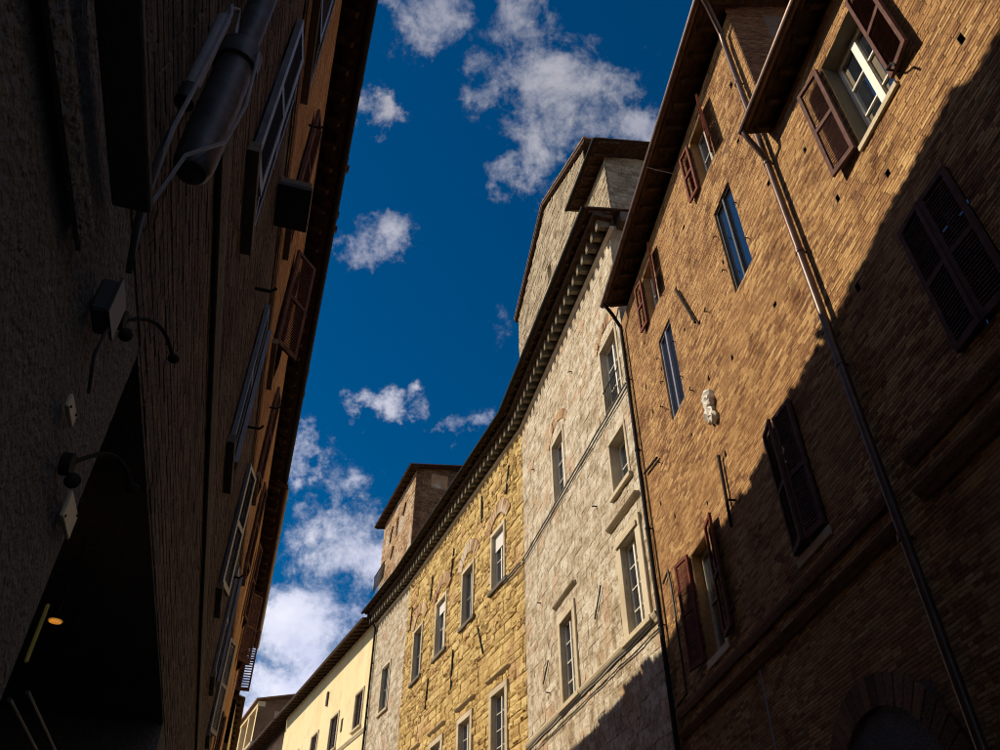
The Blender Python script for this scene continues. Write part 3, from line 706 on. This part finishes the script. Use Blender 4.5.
# gabled house and rooftop storey behind the pale palace
T = Frame(-13.9, 8.045, 1, 'gabled_house', 'tall rubble stone gable wall rising behind the pale palace roof', 'house', s_ref=23.2)
gz = lambda z: (17.9, 28.45) if z < 30.2 else ((17.9 + (z-30.2)*5.3/2.75, 28.45 - (z-30.2)*5.25/2.75) if z < 32.9 else None)
wt = wall(T, 17.9, 28.45, 18, 30.2, [(22.9,23.35,27.7,28.75)], 'travertine_joint', top=[(28.45,30.2),(17.9,30.2),(23.2,32.95)])
masonry(T, wt, 17.9, 28.45, 21.0, 32.9, [(22.9,23.35,27.7,28.75)], 'block', 'rubble_grey', .24, .46, .03, .012, name='stone', ztop=gz, chj=.25, jit=.45, djit=.6)
body(T, 17.9, 28.45, 30.2, depth=8, o=-.4, mat='rubble_grey', top=[(17.9,30.2),(28.45,30.2),(23.2,32.9)])
rf = MB(T).sz_prism([(17.35,30.0),(23.2,33.03),(28.65,30.15),(28.65,30.28),(23.2,33.18),(17.35,30.14)], -8.2, .16).build('roof', 'eave_wood')
tl = MB(T)
for a, b in (((17.3,30.16),(23.2,33.2)), ((28.7,30.3),(23.2,33.2))):
    for i in range(14):
        t0, t1 = i/14, (i+1)/14
        p = [a[0]+(b[0]-a[0])*t0, a[1]+(b[1]-a[1])*t0]; q = [a[0]+(b[0]-a[0])*t1, a[1]+(b[1]-a[1])*t1]
        tl.sz_prism([(p[0],p[1]),(q[0],q[1]),(q[0],q[1]+.05),(p[0],p[1]+.11)], -8.2, .2)
tl.build('roof_tiles', 'roof_tile', parent=rf, kind='stuff')
T2 = Frame(-13.9, 8.045, 1, 'rooftop_storey', 'small rooftop storey with jutting dark eave in front of the stone gable', 'house', s_ref=17.2)
wt2 = wall(T2, 16.02, 18.6, 18, 26.9, [], 'rubble_grey', o=.03)
masonry(T2, wt2, 16.02, 18.6, 22.0, 26.6, [], 'block', 'rubble_grey', .22, .42, .03, .012, o=.03, name='stone', nparts=60, chj=.25)
body(T2, 16.02, 18.6, 26.9, depth=6, o=-.2, mat='rubble_grey')
T2s = Frame.through(C_(T2, 16.02), -13.9 + 90, side=-1, parent=T2.root)
wt3 = wall(T2s, T2s.sref-.03, T2s.sref+6, 18, 27.4, [], 'rubble_grey', name='side_wall')
masonry(T2s, wt3, T2s.sref-.0, T2s.sref+4.5, 22.0, 27.2, [], 'block', 'rubble_grey', .22, .42, .03, .012, name='stone', nparts=60, chj=.25)
eave(T2, 15.25, 18.72, 26.95, .60, pitch=13, ridge=6, raf=.5, gut=True, gm='black_iron', inset=.85)

# ================================================================== yellow stone palace
Y = Frame(-21.8, 10.391, 1, 'stone_palace', 'golden yellow rough stone palace with narrow windows and iron wall anchors', 'palace', s_ref=31.4)
Y0, Y1 = 23.63, 39.177
yt = [(25.5,26.72,14.72,17.02),(28.95,30.2,14.6,16.95),(32.55,33.85,14.55,17.05),(36.15,37.4,14.55,17.0)]
yl = [(25.4,26.65,8.4,10.7),(28.85,30.1,8.4,10.7),(32.3,33.6,8.4,10.7),(35.8,37.0,8.4,10.7)]
hy = yt + yl
wy = wall(Y, Y0, Y1, 0, 21.0, hy, 'tufa_joint', depth=.34, reveal_mat='dress_stone')
masonry(Y, wy, Y0, Y1, 6.5, 20.3, hy, 'rough', 'tufa_yellow', .25, .42, .045, .003, name='stone', chj=.45, jit=.65, djit=.8)
body(Y, Y0, Y1, 21.0)
cornice(Y, Y0, Y1)
for i, h_ in enumerate(yt):
    window(Y, *h_, dep=.13, cols=2, rows=2, fm='grey_paint' if i % 2 else 'white_paint', blind=(.3, 0, .22, 0)[i])
    surround(Y, *h_, w=.15, proj=.07, sill=False)
    MB(Y).box(h_[0]-.3, h_[1]+.3, -.02, .12, h_[2]-.16, h_[2]-.01).build('sill', 'dark_stone', bevel=.01)
    relief_arch(Y, h_[0]-.25, h_[1]+.25, h_[3]+.2, .55, .55, 'tower_brick', o=.05, proud=.03)
for h_ in yl:
    window(Y, *h_, dep=.10, cols=2, rows=4, fm='white_paint'); surround(Y, *h_, w=.22, proj=.08); hood(Y, h_[0]-.42, h_[1]+.42, 11.18, .3)
for (u) in ((28.0,18.4,28.0,19.7,.3),(31.9,17.6,31.6,18.9,.1),(35.0,17.7,34.8,19.0,.1),(27.6,12.6,28.2,13.8,.1),(31.3,12.4,31.2,14.0,.1),(34.8,12.6,34.6,13.9,.1),(38.3,17.5,38.2,18.7,0),(25.2,18.2,24.9,19.4,0)):
    anchor(Y, u[0], u[1], u[2], u[3], .04)
cable(Y, Y0+.05, 25.3, 14.5, 'black cables crossing the yellow palace corner below its first window', o=.13, r=.03, dz=.11, sag=.01)

# ================================================================== narrow pale house at the palace end
S_ = Frame(-24.5, 12.225, 1, 'stone_house', 'narrow grey white stone house front between yellow palace and cream house', 'house', s_ref=41.5)
S0, S1 = 38.644, 44.5
sw = [(41.05,42.4,14.6,17.0),(41.05,42.4,8.4,10.7)]
wS = wall(S_, S0, S1, 0, 21.0, sw, 'travertine_joint', depth=.34, reveal_mat='dress_stone')
masonry(S_, wS, S0, S1, 8.0, 20.3, sw, 'block', 'travertine', .26, .45, .022, .0, name='stone', chj=.35, jit=.55, djit=.45, nparts=220)
body(S_, S0, S1, 21.0)
cornice(S_, S0, S1+.35)
for h_ in sw: window(S_, *h_, dep=.12, cols=2, rows=2, fm='grey_paint'); surround(S_, *h_, w=.13, proj=.05)
pipe('drainpipe', S_, [(44.4,.75,21.0),(44.42,.4,20.5),(44.45,.12,20.1),(44.45,.12,0.1)], .06, 'dark drainpipe between cream house and narrow pale house', mat='black_iron', brk=[(44.45,18),(44.45,15)])

# brick tower above the roofs
RT = Frame(-21.8, 11.9, 1, 'brick_tower', 'square patched brick tower with flat dark eaves above the palace roof', 'tower', s_ref=49.5)
wr = wall(RT, 45.5, 53.9, 17, 32.2, [(49.4,50.1,29.0,30.6)], 'tower_brick')
RTs = Frame.through(C_(RT, 45.5), -21.8 + 90, side=-1, parent=RT.root); q0 = RTs.sref
wr2 = wall(RTs, q0-.02, q0+5.2, 17, 32.3, [(q0+1.1,q0+2.3,30.9,31.9)], 'tower_brick', name='side_wall')
masonry(RT, wr, 45.5, 53.9, 24.0, 32.0, [(49.4,50.1,29.0,30.6)], 'brick', 'tower_brick', .16, .45, .03, .012, name='brick', nparts=0, jit=.4)
masonry(RTs, wr2, q0, q0+5.4, 24.0, 32.6, [(q0+1.1,q0+2.3,30.9,31.9)], 'brick', 'brick_brown', .16, .45, .03, .012, name='brick', nparts=0, jit=.4)
body(RT, 45.5, 53.9, 32.2, depth=5, o=-.5, mat='tower_brick')
eave(RT, 44.9, 54.7, 32.0, .62, pitch=11, ridge=6.2, raf=.8, gut=False, inset=.75)
for (a, b, c, d) in ((51.5,29.3,51.0,30.4),(50.8,27.6,50.2,28.4),(52.9,27.0,52.4,28.0),(48.2,29.8,47.6,30.6)): anchor(RT, a, b, c, d, .05)
for i in range(12): MB(RT).tube([(51.2+i*.25,.35,26.3),(51.2+i*.25,.35,27.6)], .025, 5).build('railing_bar', 'black_iron')
MB(RT).tube([(51.1,.35,27.62),(54.1,.35,27.62)], .035, 6).build('handrail', 'black_iron')

# ================================================================== cream house and those beyond
C = Frame(-26, 13.39, 1, 'plaster_house', 'smooth cream plaster house with deep dark eaves beyond the palaces', 'house', s_ref=55)
C0, C1 = 44.35, 66.0
cw = [(45.55,46.95,15.0,17.0),(50.45,52.1,14.95,17.0),(55.1,56.6,14.95,17.0),(60.2,61.7,14.95,17.0),(49.3,49.75,15.6,16.4)] + [(a, a+1.4, 9.0, 11.6) for a in (45.6,50.5,55.1,60.2)]
wc = wall(C, C0, C1, 0, 20.8, cw, 'cream_plaster', depth=.25)
body(C, C0, C1, 20.8)
eave(C, C0+.1, C1+.1, 20.66, .82, pitch=14, ridge=6, raf=.7)
for h_ in cw:
    window(C, *h_, dep=.08, cols=2, rows=2, fm='shutter_brown')
    if h_[1]-h_[0] > 1: surround(C, *h_, w=.14, proj=.04, mat='dress_stone')
ledge(C, C0, C1, 14.42, 14.62, .10, 'dress_stone')
MB(C).box(53.6,53.85,-.01,.1,18.3,19.2).build('vent', 'dark_stone')
E_ = Frame(-26, 13.39, 1, 'plaster_house', 'pinkish plaster house partly seen past the cream house under the eave line', 'house', s_ref=75)
we = wall(E_, 66.1, 84, 0, 20.6, [(67.5,69,15,17),(72,73.5,15,17)], 'pink_plaster', depth=.3, o=-.6)
eave(E_, 66.2, 84, 20.6, .9, pitch=14, ridge=6, raf=.8)
body(E_, 66.1, 84, 20.6, o=-1.2)
for h_ in ((67.5,69,15,17),(72,73.5,15,17)): window(E_, *h_, dep=.8, fm='shutter_brown', rows=2)
# far loggia house
D = Frame.through(Vector((-25.3, 85.2, 0)), -25.6, side=1, name='loggia_house', label='far brown brick house with yellow open roof loggia above the cream eaves', cat='house')
d0 = D.sref
wall(D, d0, d0+22, 0, 24.2, [], 'cream_plaster'); body(D, d0, d0+22, 27.6, depth=9, o=-1.8, mat='pink_plaster')
for i in range(5):
    MB(D).box(d0+.05+i*4.2, d0+.65+i*4.2, -.6, .0, 24.2, 27.9).build('pillar', 'cream_plaster')
MB(D).box(d0, d0+22, -.7, .05, 27.9, 28.4).build('lintel', 'cream_plaster'); MB(D).box(d0-.1, d0+22, -.8, .12, 24.1, 24.4).build('parapet', 'dress_stone')
Ds = Frame.through(C_(D, d0), -25.6 + 90, side=-1, parent=D.root); e0 = Ds.sref
wall(Ds, e0+.02, e0+10, 0, 28.3, [], 'brick_brown', name='side_wall', top=[(e0+10,28.3),(e0+.02,28.3),(e0+5,29.5)])
MB(D).poly_prism([(.35,28.42),(.35,28.56),(-5,29.9),(-5,29.75)], d0-.3, d0+22).build('roof', 'roof_tile')
D2 = Frame.through(Vector((-30.6, 95.5, 0)), -24, side=1, name='plaster_house', label='small far house with dark pitched roof at the lower end of the street', cat='house')
f0 = D2.sref
wall(D2, f0, f0+14, 0, 25.6, [(f0+1.5,f0+3.2,21.5,24.3),(f0+5,f0+6.7,21.5,24.3)], 'cream_plaster'); body(D2, f0, f0+14, 25.6)
for a in (1.5, 5): window(D2, f0+a, f0+a+1.7, 21.5, 24.3, fm='shutter_brown', rows=2)
D2s = Frame.through(C_(D2, f0), -24 + 90, side=-1, parent=D2.root)
wall(D2s, D2s.sref, D2s.sref+9, 0, 25.6, [], 'brick_brown', name='side_wall')
MB(D2).poly_prism([(.5,25.6),(.5,25.8),(-5,27.0),(-5,26.8)], f0-.4, f0+14).build('roof', 'roof_tile')

# ================================================================== dark house on the left, close by
L = Frame(-17.1, -.66, -1, 'brick_house', 'dark shaded brick house close on the left with slatted shutters under a long eave', 'house', s_ref=7.0)
L0, L1 = -6.0, 20.4
rowA = [(3.28,4.02,5.95,7.75),(6.6,7.4,5.95,7.75),(9.9,10.7,5.95,7.75),(13.2,14.0,5.95,7.75),(16.5,17.3,5.95,7.75)]
rowB = [(3.6,4.7,9.0,11.0),(6.3,7.1,9.2,11.2),(8.95,9.9,9.25,11.25),(12.6,13.5,9.25,11.25),(16.2,17.1,9.25,11.25)]
shop = (2.62, 7.6, 0, 3.64, 2.2)
hl = rowA + rowB + [shop]
wl = wall(L, L0, L1, 0, 13.6, hl, 'dark_render', depth=.2, reveal_mat='dark_render')
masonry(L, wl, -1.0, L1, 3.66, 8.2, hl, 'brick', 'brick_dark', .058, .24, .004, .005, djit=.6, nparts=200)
masonry(L, wl, -1.0, L1, 8.3, 13.45, hl, 'brick', 'brick_orange_bounce', .058, .24, .004, .005, djit=.6, nparts=100)  # upper courses brighter: bounce off the sunlit wall put into the brick colour
body(L, L0, L1, 13.7, depth=8, o=-2.4)
eave(L, L0, 5.55, 13.46, .35, pitch=15, ridge=7, raf=.5, gm='black_iron', ragged=.24)
eave(L, 5.56, L1, 13.84, .35, pitch=15, ridge=7, raf=.5, gm='black_iron', ragged=.24)
ledge(L, 2.4, L1, 4.93, 5.05, .035, 'dark_stone', steps=1); ledge(L, L0, L1, 8.25, 8.37, .03, 'brick_brown', steps=1)
MB(L).box(L0, 1.70, .002, .11, 3.44, 3.475).build('door_moulding', 'dark_stone', bevel=.006); ledge(L, L0, 1.62, 3.16, 3.24, .03, 'dark_render', name='door_moulding', steps=1)
for i, h_ in enumerate(rowA):
    window(L, *h_, dep=.1, cols=2, rows=3, fm='dark_paint'); MB(L).box(h_[0]-.08, h_[1]+.08, -.02, .06, h_[2]-.1, h_[2]-.01).build('sill', 'dark_stone')
    w = (h_[1]-h_[0])/2
    shutter(L, h_[0], h_[2], h_[3], w-.01, (6,0,14,3,20)[i], 1, 'shutter_slate', o=.02); shutter(L, h_[1], h_[2], h_[3], w-.01, (4,8,3,12,5)[i], -1, 'shutter_slate', o=.02)
for i, h_ in enumerate(rowB):
    window(L, *h_, dep=.1, cols=2, rows=3, fm='dark_paint'); MB(L).box(h_[0]-.08, h_[1]+.08, -.02, .06, h_[2]-.1, h_[2]-.01).build('sill', 'dark_stone')
    w = (h_[1]-h_[0])/2
    mt = 'shutter_slate' if i < 1 else 'shutter_brown'
    shutter(L, h_[0], h_[2], h_[3], w, (5,10,40,8,9)[i], 1, mt, o=.03); shutter(L, h_[1], h_[2], h_[3], w, (4,5,8,7,8)[i], -1, mt, o=.03)
MB(L).box(4.95, 5.42, -.01, .29, 7.79, 7.90).build('flue_box', 'dark_stone', bevel=.01)
MB(L).box(4.92, 5.45, -.01, .305, 7.74, 7.785).build('flue_base', 'box_grey')
for (s, z) in ((5.9,10.2),(8.2,7.2),(11.6,10.0),(5.3,6.7),(12.0,7.0)):
    MB(L).tube([(s,0,z),(s,.14,z),(s,.18,z+.05)], .016, 6).build('wall_hook', 'black_iron')

# second dark house farther down the left side
L2 = Frame(-17.1, -.66, -1, 'plaster_house', 'farther dark left house ending in an outswung slatted shutter against the clouds', 'house', s_ref=26)
l2a = [(22.0,22.9,6.0,7.9),(25.6,26.5,6.0,7.9),(29.2,30.1,6.0,7.9)]; l2b = [(21.9,22.8,10.4,12.6),(25.4,26.4,10.4,12.6),(29.9,30.9,10.9,13.1)]
wl2 = wall(L2, L1+.01, 33, 0, 13.5, l2a + l2b, 'brick_orange_bounce', depth=.2)
body(L2, L1+.01, 33, 13.5, depth=8, o=-.75)
eave(L2, L1+.0, 33.2, 13.66, .43, pitch=15, ridge=7, raf=.6, gm='copper_pipe', ragged=.12, inset=-.12)
for i, h_ in enumerate(l2a + l2b):
    window(L2, *h_, dep=.1, cols=2, rows=2, fm='dark_paint'); w = (h_[1]-h_[0])/2
    last = (i == 5)
    shutter(L2, h_[0], h_[2], h_[3], w if not last else .5, (6,8,10,12,45,91)[i], 1 , 'shutter_brown', pitch=.09 if last else .055)
    shutter(L2, h_[1], h_[2], h_[3], w, (10,8,6,12,20,20)[i], -1, 'shutter_brown')
L3 = Frame(-17.1, -.52, -1, 'plaster_house', 'sliver of yellowish plaster house at the far left end of the street', 'house', s_ref=39)
wall(L3, 35, 46, 0, 12.2, [(36,37.2,8.5,10.7),(40,41.2,8.5,10.7)], 'cream_plaster'); body(L3, 35, 46, 12.2)
for a in (36, 40): window(L3, a, a+1.2, 8.5, 10.7, dep=.1, fm='shutter_brown', rows=2)
eave(L3, 34.8, 46, 12.1, .25, pitch=15, ridge=6, raf=.8, gut=False)

# ---- fittings on the near left wall
rt = thing('drainpipe', L, 1.9, .12, 3.8, 'thick dark pipe with rounded end and wide collar on the left wall', 'drainpipe'); g = sub(L, rt)
m = MB(g); zs = [3.86,3.865,3.88,3.91,3.95,4.0,4.1,4.55]; rs = [.03,.052,.062,.068,.071,.072,.072,.072]
m.tube([(1.86,.12,z) for z in zs], rs, 18).build('pipe_end', 'dark_pipe')
MB(g).tube([(1.86,.12,4.55),(1.86,.12,4.56),(1.86,.12,4.68),(1.86,.12,4.70)], [.072,.088,.088,.07], 18).build('collar', 'dark_pipe')
MB(g).tube([(1.86,.12,4.70),(1.86,.12,13.3)], .055, 18).build('pipe', 'dark_pipe')
rt = thing('conduit', L, 1.7, .05, 3.8, 'grey conduit with looping cable beside the thick pipe on left wall', 'conduit'); g = sub(L, rt)
MB(g).tube([(1.70,.06,4.62),(1.70,.06,4.10)], .028, 10).build('tube', 'grey_conduit')
MB(g).tube([(1.80,.20,4.62),(1.84,.215,4.3),(1.80,.205,4.0),(1.74,.12,3.8),(1.8,.06,3.55)], .007, 6).build('wire', 'grey_conduit')
MB(g).tube([(1.70,.06,4.11),(1.70,.06,4.02)], .034, 10).build('sleeve', 'black_cable')
MB(g).tube([(1.70,.06,4.60),(1.70,.065,4.72),(1.73,.085,4.78),(1.77,.09,4.74),(1.80,.10,4.62),(1.82,.11,4.52)], .008, 6).build('loop', 'grey_conduit')
MB(g).tube([(1.70,.065,4.74),(1.66,.09,4.6),(1.65,.09,4.3),(1.67,.08,4.05),(1.68,.07,3.85),(1.76,.06,3.6),(1.90,.05,3.42)], .008, 6).build('wire', 'grey_conduit')
MB(g).tube([(1.71,.06,4.02),(1.68,.07,3.92),(1.72,.05,3.80),(1.70,.06,3.70),(1.80,.05,3.5),(1.92,.05,3.40)], .010, 6).build('wire', 'black_cable')
rt = thing('junction_box', L, 1.93, 0, 3.2, 'small grey electrical box under the cables on the left wall', 'box'); g = sub(L, rt)
MB(g).box(1.88, 2.0, .0, .05, 3.20, 3.33).build('case', 'box_grey', bevel=.008); MB(g).box(1.875, 2.005, .05, .058, 3.195, 3.335).build('lid', 'box_grey')
MB(g).tube([(1.95,.05,3.2),(1.97,.04,3.1),(2.06,.04,3.03)], .006, 5).build('wire', 'black_cable')
def plaque(s0, s1, z0, z1, label):
    rt = thing('plaque', L, s0, 0, z0, label, 'plaque'); g = sub(L, rt)
    MB(g).box(s0, s1, 0, .012, z0, z1).build('plate', 'plaque_white', bevel=.003)
    for (a, b) in ((s0+.02, z0+.012), (s1-.02, z1-.012)): MB(g).ball((a, .012, b), .005, 6).build('screw', 'black_iron')
plaque(2.03, 2.14, 2.955, 3.0, 'small cream plaque below the electrical box'); plaque(2.39, 2.55, 2.80, 2.89, 'larger cream plaque beside the dark shop opening')
def lamp_arm(s, z, label):
    rt = thing('torch_bracket', L, s, 0, z, label, 'bracket'); g = sub(L, rt)
    pts = []
    for i in range(11):
        t = i / 10; pts.append((s + .30*t, .02 + .12*t, z + .14*math.sin(t*math.pi*.75) + .03*t))
    MB(g).tube(pts, .007, 8).build('arm', 'black_iron'); MB(g).ball((s+.31, .145, z+.125), .022, 10, (1,1,.8)).build('finial', 'black_iron')
    MB(g).tube([(s,.0,z),(s,.03,z)], .035, 10).build('wall_plate', 'black_iron'); MB(g).ball((s+.02,.04,z-.04), .024, 8).build('boss', 'black_iron')
lamp_arm(2.15, 3.40, 'black iron curled bracket arm with ball end above the shop opening'); lamp_arm(2.22, 2.88, 'lower black iron curled bracket arm beside the larger plaque')
# lit lamp inside the dark shop
rt = thing('hanging_lamp', L, 4.25, -.34, 3.1, 'small lit orange disc lamp inside the dark shop on the left', 'lamp'); g = sub(L, rt)
m = MB(g); m.tube([(4.25,-.34,3.17),(4.25,-.34,3.174),(4.25,-.34,3.182)], [.036,.03,.008], 16).build('shade', 'gold_lamplight')
MB(g).tube([(4.25,-.34,3.163),(4.25,-.34,3.169)], .03, 16).build('glowing_disc', 'lamp_glow'); MB(g).tube([(4.25,-.34,3.2),(4.25,-.34,3.62)], .004, 5).build('cord', 'black_cable')
pd = bpy.data.lights.new('lamp_light', 'POINT'); pd.energy = .12; pd.color = (1, .62, .2); pd.shadow_soft_size = .05
po = bpy.data.objects.new('bulb', pd); link(po, rt, L.mat @ Matrix.Translation(L.loc(4.2, -.34, 3.1)))
rt = thing('lamplit_strip', L, 3.2, -.14, 2.0, 'lamplight yellow post edge lit by the lamp in the dark shop', 'strip'); g = sub(L, rt)
MB(g).box(3.19, 3.20, -.145, -.13, 2.62, 2.84).build('strip', 'gold_lamplight', bevel=.004)  # lamplight on the jamb edge put into the strip's yellow colour
rt = thing('awning_frame', L, 3.3, -.2, 0, 'grey folded awning rails low in the left shop opening', 'awning'); g = sub(L, rt)
for k in range(2): MB(g).tube([(3.3,-.12-.05*k,2.55-.03*k),(6.5,-.12-.05*k,2.55-.03*k)], .008, 6).build('rail', 'box_grey')

# ---- small weathered things on walls and roofs
rt = thing('cable', A1, 9.8, .5, 16.6, 'thin wire strung across under the tall brick house eave', 'cable'); g = sub(A1, rt)
MB(g).tube([(10.2,.62,16.75),(10.15,.4,16.6),(10.1,.05,16.45)], .01, 5).build('strand', 'grey_conduit')
for (s, z, l) in ((10.15,12.15,.12),(13.2,12.2,.08),(11.5,11.3,.08),(13.9,11.2,.1)):
    MB(A1).tube([(s,0,z),(s,.07,z),(s-l,.09,z+random.uniform(-.06,.02))], .014, 5).build('wall_hook', 'black_iron')
for (s, z, l) in ((2.9,11.1,.10),):
    MB(A2).tube([(s,0,z),(s,.07,z),(s-l,.09,z-.04)], .014, 5).build('wall_hook', 'black_iron')
for (f, s0, z0) in ((W,17.5,12.6),(W,23.0,12.2),(W,18.6,18.3),(W,23.2,17.4),(W,22.4,9.2)):
    MB(f).tube([(s0,.0,z0),(s0,.09,z0),(s0+.1,.1,z0+.04)], .02, 5).build('wall_hook', 'black_iron')
